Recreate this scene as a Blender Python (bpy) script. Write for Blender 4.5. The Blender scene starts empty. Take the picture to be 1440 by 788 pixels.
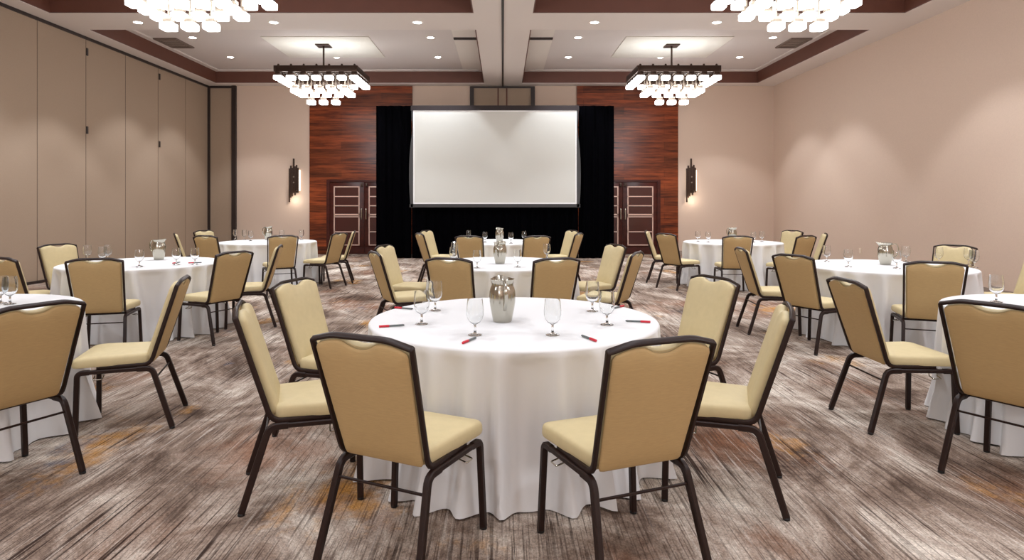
import bpy, bmesh, math, random
from math import cosh, hypot, sin, cos, pi, radians, sqrt, atan2
from mathutils import Vector, Matrix

random.seed(7)
scene = bpy.context.scene
COL = scene.collection

# ------------------------------------------------------------------ camera
F, XV, YV, H = 886.0, 707.0, 287.0, 1.435        # focal length and vanishing point read from the photo
cam = bpy.data.cameras.new('camera'); cam_o = bpy.data.objects.new('camera', cam); COL.objects.link(cam_o)
cam.sensor_width = 36.0; cam.lens = F / 1440 * 36
cam.shift_x = (720 - XV) / 1440; cam.shift_y = -(394 - YV) / 1440
cam_o.location = (0, 0, H); cam_o.rotation_euler = (pi / 2, 0, 0)
cam.clip_end = 100
scene.camera = cam_o

def at_z(px, py, z):
    d = F * (z - H) / (YV - py)
    return Vector(((px - XV) * d / F, d, z))
def at_d(px, py, d):
    return Vector(((px - XV) * d / F, d, H + (YV - py) * d / F))

# ------------------------------------------------------------------ materials
def srgb(r, g, b):
    f = lambda c: (c / 255 / 12.92) if c / 255 <= .04045 else ((c / 255 + .055) / 1.055) ** 2.4
    return (f(r), f(g), f(b), 1)

def mat(name, col, rough=.6, metal=0, spec=.5, noise=0, nscale=40, bump=0, bscale=200, stretch=(1, 1, 1), sheen=0, coords='Object'):
    m = bpy.data.materials.new(name); m.use_nodes = True
    nt = m.node_tree; b = nt.nodes['Principled BSDF']
    b.inputs['Base Color'].default_value = col
    b.inputs['Roughness'].default_value = rough
    b.inputs['Metallic'].default_value = metal
    b.inputs['Specular IOR Level'].default_value = spec
    if sheen:
        b.inputs['Sheen Weight'].default_value = sheen
    if noise or bump:
        tc = nt.nodes.new('ShaderNodeTexCoord'); mp = nt.nodes.new('ShaderNodeMapping')
        mp.inputs['Scale'].default_value = stretch
        nt.links.new(tc.outputs[coords], mp.inputs[0])
    if noise:
        n = nt.nodes.new('ShaderNodeTexNoise'); n.inputs['Scale'].default_value = nscale; n.inputs['Detail'].default_value = 5
        nt.links.new(mp.outputs[0], n.inputs['Vector'])
        r = nt.nodes.new('ShaderNodeValToRGB')
        r.color_ramp.elements[0].position = .3; r.color_ramp.elements[1].position = .7
        r.color_ramp.elements[0].color = [c * (1 - noise) for c in col[:3]] + [1]
        r.color_ramp.elements[1].color = [min(1, c * (1 + noise)) for c in col[:3]] + [1]
        nt.links.new(n.outputs['Fac'], r.inputs[0]); nt.links.new(r.outputs[0], b.inputs['Base Color'])
    if bump:
        n2 = nt.nodes.new('ShaderNodeTexNoise'); n2.inputs['Scale'].default_value = bscale; n2.inputs['Detail'].default_value = 3
        nt.links.new(mp.outputs[0], n2.inputs['Vector'])
        bp = nt.nodes.new('ShaderNodeBump'); bp.inputs['Strength'].default_value = bump; bp.inputs['Distance'].default_value = .01
        nt.links.new(n2.outputs['Fac'], bp.inputs['Height']); nt.links.new(bp.outputs[0], b.inputs['Normal'])
    return m

def emit(name, col, strength):
    m = bpy.data.materials.new(name); m.use_nodes = True
    b = m.node_tree.nodes['Principled BSDF']
    b.inputs['Base Color'].default_value = col
    b.inputs['Emission Color'].default_value = col
    b.inputs['Emission Strength'].default_value = strength
    return m

def wood_mat(name, dark, light, axis_stretch, rough=.3, plank=0.0, scale=3.0):
    m = bpy.data.materials.new(name); m.use_nodes = True
    nt = m.node_tree; L = nt.links; b = nt.nodes['Principled BSDF']; b.inputs['Roughness'].default_value = rough; b.inputs['Specular IOR Level'].default_value = .3
    tc = nt.nodes.new('ShaderNodeTexCoord'); mp = nt.nodes.new('ShaderNodeMapping'); mp.inputs['Scale'].default_value = axis_stretch
    L.new(tc.outputs['Object'], mp.inputs[0])
    n = nt.nodes.new('ShaderNodeTexNoise'); n.inputs['Scale'].default_value = scale; n.inputs['Detail'].default_value = 7; n.inputs['Roughness'].default_value = .65
    L.new(mp.outputs[0], n.inputs['Vector'])
    r = nt.nodes.new('ShaderNodeValToRGB'); r.color_ramp.elements[0].position = .32; r.color_ramp.elements[1].position = .72
    r.color_ramp.elements[0].color = dark; r.color_ramp.elements[1].color = light
    L.new(n.outputs['Fac'], r.inputs[0])
    out = r.outputs[0]
    if plank:
        br = nt.nodes.new('ShaderNodeTexBrick'); br.inputs['Scale'].default_value = 1
        br.inputs['Brick Width'].default_value = 2.3; br.inputs['Row Height'].default_value = plank
        br.inputs['Mortar Size'].default_value = .0035; br.inputs['Bias'].default_value = 0
        br.inputs['Color1'].default_value = (.45, .45, .45, 1); br.inputs['Color2'].default_value = (1.25, 1.1, 1.0, 1); br.inputs['Mortar'].default_value = (.2, .2, .2, 1)
        sp = nt.nodes.new('ShaderNodeSeparateXYZ'); cb = nt.nodes.new('ShaderNodeCombineXYZ')
        L.new(tc.outputs['Object'], sp.inputs[0]); L.new(sp.outputs['X'], cb.inputs['X']); L.new(sp.outputs['Z'], cb.inputs['Y'])
        L.new(cb.outputs[0], br.inputs['Vector'])
        mx = nt.nodes.new('ShaderNodeMix'); mx.data_type = 'RGBA'; mx.blend_type = 'MULTIPLY'; mx.inputs['Factor'].default_value = .75
        L.new(out, mx.inputs['A']); L.new(br.outputs['Color'], mx.inputs['B']); out = mx.outputs['Result']
    L.new(out, b.inputs['Base Color'])
    return m

def carpet_mat():
    m = bpy.data.materials.new('carpet'); m.use_nodes = True
    nt = m.node_tree; L = nt.links; N = nt.nodes; b = N['Principled BSDF']
    b.inputs['Roughness'].default_value = .95; b.inputs['Specular IOR Level'].default_value = .1
    tc = N.new('ShaderNodeTexCoord')
    def noise(scale, stretch, detail=4, rough=.55, loc=(0, 0, 0), dist=0):
        mp = N.new('ShaderNodeMapping'); mp.inputs['Scale'].default_value = stretch; mp.inputs['Location'].default_value = loc
        L.new(tc.outputs['Object'], mp.inputs[0])
        n = N.new('ShaderNodeTexNoise'); n.inputs['Scale'].default_value = scale; n.inputs['Detail'].default_value = detail
        n.inputs['Roughness'].default_value = rough; n.inputs['Distortion'].default_value = dist
        L.new(mp.outputs[0], n.inputs['Vector']); return n.outputs['Fac']
    def ramp(fac, stops):
        r = N.new('ShaderNodeValToRGB'); e = r.color_ramp.elements
        while len(e) < len(stops): e.new(.5)
        for k, (p, c) in enumerate(stops): e[k].position = p; e[k].color = c
        L.new(fac, r.inputs[0]); return r.outputs[0]
    def mix(a, bb, fac, mode='MIX'):
        x = N.new('ShaderNodeMix'); x.data_type = 'RGBA'; x.blend_type = mode
        if isinstance(fac, float): x.inputs['Factor'].default_value = fac
        else: L.new(fac, x.inputs['Factor'])
        for s, v in (('A', a), ('B', bb)):
            if isinstance(v, tuple): x.inputs[s].default_value = v
            else: L.new(v, x.inputs[s])
        return x.outputs['Result']
    def mul(a, bb):
        x = N.new('ShaderNodeMath'); x.operation = 'MULTIPLY'
        for k, v in enumerate((a, bb)):
            if isinstance(v, float): x.inputs[k].default_value = v
            else: L.new(v, x.inputs[k])
        return x.outputs[0]
    W = (1, 1, 1, 1); K = (0, 0, 0, 1)
    base = ramp(noise(1.6, (1, .6, 1), 8, .72, dist=.6),
                [(.36, srgb(86, 70, 60)), (.46, srgb(136, 117, 104)), (.54, srgb(172, 156, 143)), (.64, srgb(214, 203, 190))])
    # rust, ochre and slate patches
    base = mix(base, srgb(140, 92, 64), mul(ramp(noise(.8, (1, .6, 1), 6, .66, (3.1, 1.7, 0)), [(.53, K), (.65, W)]), .55))
    base = mix(base, srgb(186, 130, 50), mul(ramp(noise(.95, (1, .75, 1), 6, .68, (8.3, 4.4, 0)), [(.58, K), (.67, W)]), .75))
    base = mix(base, srgb(82, 92, 112), mul(ramp(noise(1.1, (1, .7, 1), 6, .68, (1.3, 14.4, 0)), [(.62, K), (.69, W)]), .7))
    # broken dark thread lines running down the room, clustered
    clump = ramp(noise(1.7, (1, .7, 1), 4, .6, (5, 9, 0)), [(.40, K), (.60, W)])
    lines = ramp(noise(1.0, (48, .65, 1), 3, .6), [(.555, K), (.60, W)])
    base = mix(base, mix(base, srgb(46, 31, 26), .92), mul(lines, clump))
    hair = ramp(noise(1.0, (95, 2.2, 1), 2, .6, (0, 3, 0)), [(.54, K), (.62, W)])
    base = mix(base, mix(base, srgb(66, 48, 40), .6), hair)
    pale = ramp(noise(1.0, (60, 1.6, 1), 3, .6, (7, 0, 0)), [(.56, K), (.64, W)])
    base = mix(base, mix(base, srgb(226, 216, 206), .5), mul(pale, ramp(noise(1.4, (1, .7, 1), 3, .6, (2, 5, 0)), [(.42, K), (.62, W)])))
    # speckle of the loop pile
    base = mix(base, ramp(noise(120, (1, .55, 1), 3, .8), [(.32, (.3, .3, .3, 1)), (.68, (1.7, 1.7, 1.7, 1))]), .6, 'MULTIPLY')
    L.new(base, b.inputs['Base Color'])
    bp = N.new('ShaderNodeBump'); bp.inputs['Strength'].default_value = .4; bp.inputs['Distance'].default_value = .006
    L.new(noise(220, (1, .6, 1), 2), bp.inputs['Height']); L.new(bp.outputs[0], b.inputs['Normal'])
    return m

M = {}
M['carpet'] = carpet_mat()
M['beige'] = mat('beige_wallcovering', srgb(212, 189, 171), .75, noise=.03, nscale=60, bump=.05, bscale=300)
M['partition'] = mat('partition_fabric', srgb(164, 143, 123), .8, noise=.04, nscale=80, bump=.08, bscale=400)
M['seam'] = mat('partition_seam', srgb(112, 94, 80), .7)
M['ceil'] = mat('ceiling_paint', srgb(226, 217, 211), .85)
M['ceil2'] = mat('coffer_ceiling_paint', srgb(218, 210, 206), .85)
M['medallion'] = mat('white_ceiling_panel', srgb(245, 242, 232), .7)
M['fascia'] = mat('brown_fascia', srgb(100, 60, 47), .55, noise=.05, nscale=6)
M['track'] = mat('dark_track', srgb(42, 30, 27), .45)
M['darkwood'] = wood_mat('dark_door_wood', srgb(50, 20, 17), srgb(84, 36, 28), (1, 1, 4), .3, scale=2)
M['redwood'] = wood_mat('reddish_plank_wood', srgb(54, 20, 14), srgb(162, 82, 44), (.55, 1, 9), .28, plank=.2, scale=2.2)
M['lite'] = mat('door_glass_dark', srgb(70, 30, 26), .15, spec=.7)
M['brass'] = mat('polished_bar', srgb(224, 190, 176), .35, metal=.25)
M['steel'] = mat('brushed_steel', srgb(186, 182, 170), .17, metal=1, bump=.08, bscale=60, stretch=(1, 1, .05))
M['bronze'] = mat('bronze_metal', srgb(70, 54, 46), .4, metal=.7)
M['pewter'] = mat('pewter_socket', srgb(150, 138, 126), .35, metal=.6)
M['shade'] = emit('glowing_opal_glass', (1, .98, .95, 1), 8)
M['led'] = emit('downlight_lens', (1, .97, .92, 1), 25.0)
M['trimwhite'] = mat('white_trim_ring', srgb(235, 228, 220), .5)
M['sconceglow'] = emit('sconce_glow', (1, .86, .68, 1), 1.6)
M['vent'] = mat('grey_vent', srgb(176, 162, 151), .6)
M['ventframe'] = mat('vent_frame', srgb(120, 104, 95), .6)
M['ventdark'] = mat('dark_vent_slot', srgb(60, 50, 46), .7)
M['velour'] = mat('black_velour', srgb(5, 5, 7), 1, spec=.0)
M['screenwhite'] = mat('screen_fabric', srgb(214, 214, 208), .8)
M['screenedge'] = mat('screen_white_edge', srgb(250, 250, 250), .7)
M['screenframe'] = mat('screen_dark_frame', srgb(62, 61, 62), .6)
M['screentop'] = mat('screen_top_band', srgb(36, 24, 26), .6)
M['linen'] = mat('white_linen', srgb(226, 225, 225), .85, bump=.03, bscale=9, sheen=.1)
M['paper'] = mat('notepaper', srgb(250, 250, 250), .8)
M['ply'] = mat('table_board', srgb(120, 90, 60), .6)
M['fabric'] = mat('cream_vinyl', srgb(204, 187, 145), .5, spec=.3, noise=.03, nscale=25, bump=.04, bscale=120)
M['rear'] = mat('woven_back_shade_tone', srgb(190, 161, 112), .7, noise=.06, nscale=30, stretch=(1, 1, 14), bump=.05, bscale=60)  # darker than the front covering to stand for shade on the leaning rear
M['frame'] = mat('dark_brown_powder_coat', srgb(38, 22, 17), .42, spec=.3)
M['glide'] = mat('black_glide', srgb(18, 16, 16), .5)
M['penred'] = mat('red_pen_cap', srgb(190, 12, 40), .35)
M['pendark'] = mat('grey_pen_barrel', srgb(92, 98, 98), .4)
M['pentip'] = mat('pen_tip', srgb(50, 50, 52), .4, metal=.5)
M['outlet'] = mat('outlet_plastic', srgb(235, 214, 190), .5)
M['base'] = mat('vinyl_base', srgb(150, 134, 122), .6)
g = bpy.data.materials.new('clear_glass'); g.use_nodes = True
gb = g.node_tree.nodes['Principled BSDF']; gb.inputs['Transmission Weight'].default_value = 1; gb.inputs['Roughness'].default_value = 0
gb.inputs['IOR'].default_value = 1.45; gb.inputs['Base Color'].default_value = (.97, .98, .98, 1)
M['glass'] = g

# ------------------------------------------------------------------ helpers
def finish(bm, angle=35):
    bmesh.ops.recalc_face_normals(bm, faces=bm.faces[:])
    me = bpy.data.meshes.new('mesh'); bm.to_mesh(me); bm.free()
    for p in me.polygons: p.use_smooth = True
    me.set_sharp_from_angle(angle=radians(angle))
    return me

def obj(name, bm, m, parent=None, angle=35, kind=None):
    me = finish(bm, angle) if isinstance(bm, bmesh.types.BMesh) else bm
    if isinstance(bm, bmesh.types.BMesh) and m:
        me.materials.append(m)
    o = bpy.data.objects.new(name, me); COL.objects.link(o)
    if parent: o.parent = parent
    if kind: o['kind'] = kind
    return o

def struct(name, bm, m, parent=None):
    return obj(name, bm, m, parent, kind=None if parent else 'structure')

def tag(o, label, cat, group=None):
    o['label'] = label; o['category'] = cat
    if group: o['group'] = group
    return o

def empty(name, loc=(0, 0, 0), rz=0):
    o = bpy.data.objects.new(name, None); COL.objects.link(o)
    o.location = loc; o.rotation_euler = (0, 0, rz); o.empty_display_size = .1
    return o

def dup(root, loc, rz, label, group=None):
    r = root.copy(); COL.objects.link(r); r.location = loc; r.rotation_euler = (0, 0, rz)
    r['label'] = label
    if group: r['group'] = group
    for ch in list(root.children):
        c = ch.copy(); COL.objects.link(c); c.parent = r
        for gch in list(ch.children):
            d = gch.copy(); COL.objects.link(d); d.parent = c
    return r

def BM(): return bmesh.new()

def box(bm, x0, x1, y0, y1, z0, z1, bev=0):
    r = bmesh.ops.create_cube(bm, size=1)
    vs = r['verts']
    for v in vs:
        v.co = Vector(((x0 + x1) / 2 + v.co.x * (x1 - x0), (y0 + y1) / 2 + v.co.y * (y1 - y0), (z0 + z1) / 2 + v.co.z * (z1 - z0)))
    if bev:
        es = list({e for v in vs for e in v.link_edges})
        bmesh.ops.bevel(bm, geom=es, offset=bev, segments=2, profile=.5, affect='EDGES')
    return bm

def fillet(pts, rad, seg=5):
    out = [Vector(pts[0])]
    for i in range(1, len(pts) - 1):
        p = Vector(pts[i]); a = Vector(pts[i - 1]) - p; b = Vector(pts[i + 1]) - p
        la, lb = a.length, b.length; a.normalize(); b.normalize()
        r = min(rad if not isinstance(rad, (list, tuple)) else rad[i - 1], la * .45, lb * .45)
        s, e = p + a * r, p + b * r
        for k in range(seg + 1):
            t = k / seg
            out.append(s.lerp(p, t).lerp(p.lerp(e, t), t))
    out.append(Vector(pts[-1]))
    return out

def sweep(bm, pts, ref, wu, wv, cap=True, closed=False, corner=.35):
    """tube of rounded rectangular section: half sizes wu along ref, wv across"""
    ref = Vector(ref).normalized()
    sec = []
    c = corner
    for su, sv in ((1, 1), (-1, 1), (-1, -1), (1, -1)):
        a = (su * 1, sv * (1 - c)); b2 = (su * (1 - c), sv * 1)
        sec += [a, b2] if su * sv > 0 else [b2, a]
    rings = []
    n = len(pts)
    for i, p in enumerate(pts):
        if closed: t = (pts[(i + 1) % n] - pts[i - 1])
        else: t = pts[min(i + 1, n - 1)] - pts[max(i - 1, 0)]
        t.normalize()
        mf = 1.0
        if 0 < i < n - 1:
            d1 = (pts[i] - pts[i - 1]).normalized(); mf = 1 / max(.5, d1.dot(t))
        u = (ref - t * ref.dot(t)).normalized(); v = t.cross(u)
        rings.append([bm.verts.new(p + u * (a * wu) + v * (b * wv * mf)) for a, b in sec])
    k = len(sec)
    for i in range(n if closed else n - 1):
        r0, r1 = rings[i], rings[(i + 1) % n]
        for j in range(k):
            bm.faces.new((r0[j], r0[(j + 1) % k], r1[(j + 1) % k], r1[j]))
    if cap and not closed:
        bm.faces.new(rings[0]); bm.faces.new(list(reversed(rings[-1])))
    return bm

def lathe(bm, prof, seg=32, c=(0, 0, 0), cap0=False, cap1=False, closed=False):
    rings = []
    for r, z in prof:
        if r < 1e-5: rings.append([bm.verts.new((c[0], c[1], c[2] + z))])
        else: rings.append([bm.verts.new((c[0] + r * cos(2 * pi * k / seg), c[1] + r * sin(2 * pi * k / seg), c[2] + z)) for k in range(seg)])
    idx = range(len(rings) if closed else len(rings) - 1)
    for i in idx:
        a, b = rings[i], rings[(i + 1) % len(rings)]
        for k in range(seg):
            k2 = (k + 1) % seg
            if len(a) == 1 and len(b) == 1: continue
            if len(a) == 1: bm.faces.new((a[0], b[k], b[k2]))
            elif len(b) == 1: bm.faces.new((a[k], a[k2], b[0]))
            else: bm.faces.new((a[k], a[k2], b[k2], b[k]))
    if cap0 and len(rings[0]) > 1: bm.faces.new(rings[0])
    if cap1 and len(rings[-1]) > 1: bm.faces.new(rings[-1])
    return bm

def prism(bm, poly, z0, z1):
    """vertical extrusion of an xy polygon"""
    a = [bm.verts.new((x, y, z0)) for x, y in poly]; b = [bm.verts.new((x, y, z1)) for x, y in poly]
    bm.faces.new(list(reversed(a))); bm.faces.new(b)
    for i in range(len(poly)):
        j = (i + 1) % len(poly); bm.faces.new((a[i], a[j], b[j], b[i]))
    return bm

# ------------------------------------------------------------------ room shell
YW = 18.0                         # back wall
XL, XR = -8.41, 7.74              # side walls
YB = -6.0                         # wall behind the viewer
ZS = H + 166 * YW / F             # soffit / beam underside
ZC = H + 187.5 * 17.6 / F         # coffer ceilings
ZT = ZC + .25

struct('floor', box(BM(), XL - .3, XR + .3, YB - .3, YW + .3, -.1, 0), M['carpet'])
struct('wall_left', box(BM(), XL - .2, XL, YB, YW, 0, ZT), M['partition'])
struct('wall_right', box(BM(), XR, XR + .2, YB, YW, 0, ZT), M['beige'])
struct('wall_back', box(BM(), XL - .2, XR + .2, YW, YW + .2, 0, ZT), M['beige'])
struct('wall_front', box(BM(), XL - .2, XR + .2, YB - .2, YB, 0, ZT), M['beige'])
struct('ceiling', box(BM(), XL - .2, XR + .2, YB - .2, YW + .2, ZC, ZC + .12), M['ceil2'])

# coffers (x0, x1, y0, y1) cut out of a lower soffit plane
CXL = (-8.02, -.516); CXR = (.53, 7.12)
CYS = ((12.19, 17.6), (5.6, 11.15), (-1.0, 4.56))
sb = BM()
xs = [XL, CXL[0], CXL[1], CXR[0], CXR[1], XR]
ys = [YB, CYS[2][0], CYS[2][1], CYS[1][0], CYS[1][1], CYS[0][0], CYS[0][1], YW]
for i in range(5):
    for j in range(7):
        if i in (1, 3) and j in (1, 3, 5): continue
        box(sb, xs[i], xs[i + 1], ys[j], ys[j + 1], ZS, ZC)
struct('ceiling_soffit', sb, M['ceil'])
# brown fascia lining each coffer
ti = 0
for cx in (CXL, CXR):
    for cy in CYS:
        fb = BM(); t = .025
        zb, zt = ZS + .012, ZC - .004
        box(fb, cx[0], cx[0] + t, cy[0], cy[1], zb, zt); box(fb, cx[1] - t, cx[1], cy[0], cy[1], zb, zt)
        box(fb, cx[0] + t, cx[1] - t, cy[1] - t, cy[1], zb, zt); box(fb, cx[0] + t, cx[1] - t, cy[0], cy[0] + t, zb, zt)
        ti += 1
        struct('trim_%d' % ti, fb, M['fascia'])
# light ledge above the far fascia
for cx in (CXL, CXR):
    for cy in CYS[:1]:
        fb = BM(); ti += 1
        box(fb, cx[0] + .025, cx[1] - .025, cy[1] - .16, cy[1] - .025, ZC - .03, ZC)
        box(fb, cx[0] + .025, cx[0] + .16, cy[0], cy[1] - .16, ZC - .03, ZC)
        box(fb, cx[1] - .16, cx[1] - .025, cy[0], cy[1] - .16, ZC - .03, ZC)
        struct('trim_%d' % ti, fb, M['ceil'])
# partition track down the central beam
tb = BM(); box(tb, -.022, .022, YB, YW - .02, ZS - .012, ZS + .002); ti += 1
struct('trim_%d' % ti, tb, M['track'])
# partition head track along the left wall, base seal
tb = BM(); box(tb, XL, XL + .03, YB, YW, ZS - .055, ZS); ti += 1
struct('trim_%d' % ti, tb, M['track'])
tb = BM(); box(tb, XL, XL + .022, YB, YW, 0, .05); struct('baseboard_left', tb, M['track'])
tb = BM(); box(tb, XR - .012, XR, YB, YW, 0, .1); struct('baseboard_right', tb, M['base'])
tb = BM()
for a, b_ in ((-7.6, -5.53), (5.03, XR - .02)): box(tb, a, b_, YW - .012, YW, 0, .1)
struct('baseboard_back', tb, M['base'])
# seams and hinge plates between the movable partition panels
k = 0
sy = 10.05 - 1.33 * 8
tb = BM()
while sy < YW - .5:
    box(tb, XL, XL + .004, sy - .006, sy + .006, .05, ZS - .055); sy += 1.33
ti += 1
struct('trim_%d' % ti, tb, M['seam'])
PL = []
for px, py in ((122, 183), (122, 73), (224, 203), (224, 108)):
    d = -XL * F / (XV - px); p = at_d(px, py, d)
    PL.append((p.y, p.z))
pull_labels = ['small dark pull plate on the nearer tan partition seam, lower of the pair', 'small dark plate high on the nearer tan partition seam',
               'small dark pull plate on the farther tan partition seam, lower of the pair', 'small dark plate high on the farther tan partition seam']
for (y, z), lb in zip(PL, pull_labels):
    b_ = BM(); box(b_, XL - .001, XL + .018, y - .03, y + .03, z - .075, z + .075, .006)
    tag(obj('pull_plate', b_, M['track']), lb, 'plate', 'pull plates on the partition')

# pocket closet panel at the left end of the back wall
xa, xb = XL + .02, (330 - XV) * YW / F
fb = BM()
box(fb, xa - .02, xa + .05, YW - .06, YW, 0, ZS - .02); box(fb, xb - .06, xb + .06, YW - .08, YW, 0, ZS); box(fb, xa + .05, xb - .06, YW - .06, YW, ZS - .07, ZS - .01)
struct('door_1', fb, M['track'])
fb = BM(); box(fb, xa + .05, xb - .06, YW - .03, YW, 0, ZS - .07)
struct('door_panel', fb, M['partition'], bpy.data.objects['door_1'])

# framed partition end panel above the screen
xa, xb = (661 - XV) * YW / F, (752 - XV) * YW / F; zlo = 3.2
fb = BM(); w = .11
box(fb, xa, xa + w, YW - .07, YW, zlo, ZS - .02); box(fb, xb - w, xb, YW - .07, YW, zlo, ZS - .02); box(fb, xa + w, xb - w, YW - .07, YW, ZS - .07, ZS - .02)
struct('door_2', fb, M['track'])
fb = BM(); box(fb, xa + w, xb - w, YW - .03, YW, zlo, ZS - .07); struct('door_panel', fb, M['partition'], bpy.data.objects['door_2'])
fb = BM()
for px in (700.5, 712.5):
    x = (px - XV) * YW / F; box(fb, x - .02, x + .02, YW - .036, YW - .03, zlo, ZS - .07)
struct('edge_strip', fb, M['fascia'], bpy.data.objects['door_2'])

# wood-planked wall sections with double doors
def wood_bay(x0, x1, idx):
    sgn = -1 if x0 < 0 else 1
    # door opening
    if sgn < 0: o0, o1 = (460 - XV) * YW / F, (460 - XV) * YW / F + 2.14
    else: o1 = (928 - XV) * YW / F; o0 = o1 - 2.14
    zd = H + (287 - 253) * YW / F
    wb = BM()
    box(wb, x0, o0, YW - .05, YW, 0, ZS - .01); box(wb, o1, x1, YW - .05, YW, 0, ZS - .01); box(wb, o0, o1, YW - .05, YW, zd, ZS - .01)
    ti_ = 'trim_%d' % (40 + idx)
    struct(ti_, wb, M['redwood'])
    root = empty('double_door', ((o0 + o1) / 2, YW - .05, 0)); root.name = 'door_%d' % (2 + idx); root['kind'] = 'structure'
    hw = (o1 - o0) / 2
    jb = BM(); box(jb, -hw, -hw + .09, -.02, .05, 0, zd); box(jb, hw - .09, hw, -.02, .05, 0, zd); box(jb, -hw + .09, hw - .09, -.02, .05, zd - .06, zd)
    struct('door_frame', jb, M['darkwood'], root)
    iw = hw - .09
    for s in (-1, 1):
        a, b2 = (-iw, -.004) if s < 0 else (.004, iw)
        lf = BM(); box(lf, a, b2, .0, .045, .01, zd - .065, .003)
        leaf = struct('door_leaf', lf, M['darkwood'], root)
        px0, px1 = (a + .13, b2 - .14) if s < 0 else (a + .14, b2 - .13)
        zz = [H + (287 - q) * YW / F for q in (263, 276.5, 289.5, 302, 305, 326, 344.5)]
        gl = BM(); box(gl, px0, px1, -.004, 0, zz[6], zz[0]); struct('door_panel', gl, M['lite'], leaf)
        rl = BM(); r = .013
        for q, z in enumerate(zz):
            rr = .022 if q in (3,) else r
            box(rl, px0 - .015, px1 + .015, -.02, -.004, z - rr, z + rr)
        box(rl, px0 - .015, px0 + .015, -.02, -.004, zz[6], zz[0]); box(rl, px1 - .015, px1 + .015, -.02, -.004, zz[6], zz[0])
        struct('metal_grid', rl, M['brass'], leaf)
        hx = (b2 - .06) if s < 0 else (a + .06)
        hb = BM(); sweep(hb, fillet([(hx, 0, 1.0), (hx, -.05, 1.0), (hx, -.05, 1.3), (hx, 0, 1.3)], .03), (1, 0, 0), .013, .013)
        struct('door_handle', hb, M['steel'], leaf)
        cb = BM(); box(cb, hx - .03, hx + .03, -.04, 0, zd - .2, zd - .1, .006); struct('door_latch', cb, M['bronze'], leaf)
        lb = BM(); box(lb, a, b2, -.008, 0, .01, .2); struct('kick_plate', lb, M['darkwood'], leaf)
wood_bay((436 - XV) * YW / F, (580 - XV) * YW / F, 1)
wood_bay((811 - XV) * YW / F, (953 - XV) * YW / F, 2)

# ------------------------------------------------------------------ ceiling items
def ceiling_xy(px, py, z):
    p = at_z(px, py, z); return p.x, p.y
dl = None
def downlight(x, y, z, label):
    global dl
    if dl is None:
        root = empty('recessed_downlight', (x, y, z))
        b_ = lathe(BM(), [(.075, .0), (.075, -.006), (.105, -.006), (.108, 0)], 28); obj('trim_ring', b_, M['trimwhite'], root)
        b_ = lathe(BM(), [(0, -.003), (.075, -.003)], 28); obj('lens', b_, M['led'], root)
        tag(root, label, 'ceiling light', 'recessed ceiling downlights'); dl = root
        return
    dup(dl, (x, y, z), 0, label)
names6 = ['nearest the left wall', 'in line with the left chandeliers', 'left of the central beam', 'right of the central beam', 'in line with the right chandeliers', 'nearest the right wall']
XSPOT = [-6.85, -4.2, -1.62, 1.70, 3.98, 6.05]
for px, k in ((194, 0), (385, 1), (587, 2), (836, 3), (1008, 4)):
    x, y = ceiling_xy(px, 31.5, ZS)
    downlight(x, y, ZS, 'round downlight in the cream cross beam, ' + names6[k])
for px, k in ((271, 0), (605.6, 2), (813, 3), (1087, 5)):
    x, y = ceiling_xy(px, 52.8, ZC)
    downlight(x, y, ZC, 'round downlight, nearer row of the far coffers, ' + names6[k])
for px, k in ((324, 0), (473, 1), (615.7, 2), (799, 3), (929, 4), (1040, 5)):
    x, y = ceiling_xy(px, 80.5, ZC)
    downlight(x, y, ZC - (.0), 'round downlight, farthest row by the screen wall, ' + names6[k])

SC = (ZC - H) / 3.795
CHX = (-4.18, 3.94); CHY = (14.98 * SC, 8.58 * SC); PANY = 15.25 * SC
# white panels above the far chandeliers
for i, x in enumerate(CHX):
    b_ = BM(); box(b_, x - 1.2, x + 1.2, PANY - .98, PANY + .98, ZC - .02, ZC, .006)
    tag(obj('ceiling_panel', b_, M['medallion']), 'bright white square ceiling panel above the far %s chandelier' % ('left', 'right')[i], 'ceiling panel', 'white ceiling panels')
# linear air panels each side of the beam
for i, (xa, xb) in enumerate(((-1.09, -.55), (.56, 1.11))):
    root = empty('air_diffuser', ((xa + xb) / 2, 14.0, ZC - .021)); hw = (xb - xa) / 2
    tag(root, 'flat ceiling air panel with a dark slot, %s of the central beam' % ('left', 'right')[i], 'air vent', 'air panels by the beam')
    b_ = BM(); box(b_, -hw, hw, .08, 3.2, -.035, 0); obj('panel', b_, M['trimwhite'], root)
    b_ = BM(); box(b_, -hw, hw, -.06, .05, -.045, 0); obj('slot', b_, M['ventdark'], root)
    b_ = BM(); box(b_, -hw, hw, -.75, -.08, -.02, 0); obj('panel', b_, M['trimwhite'], root)
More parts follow.
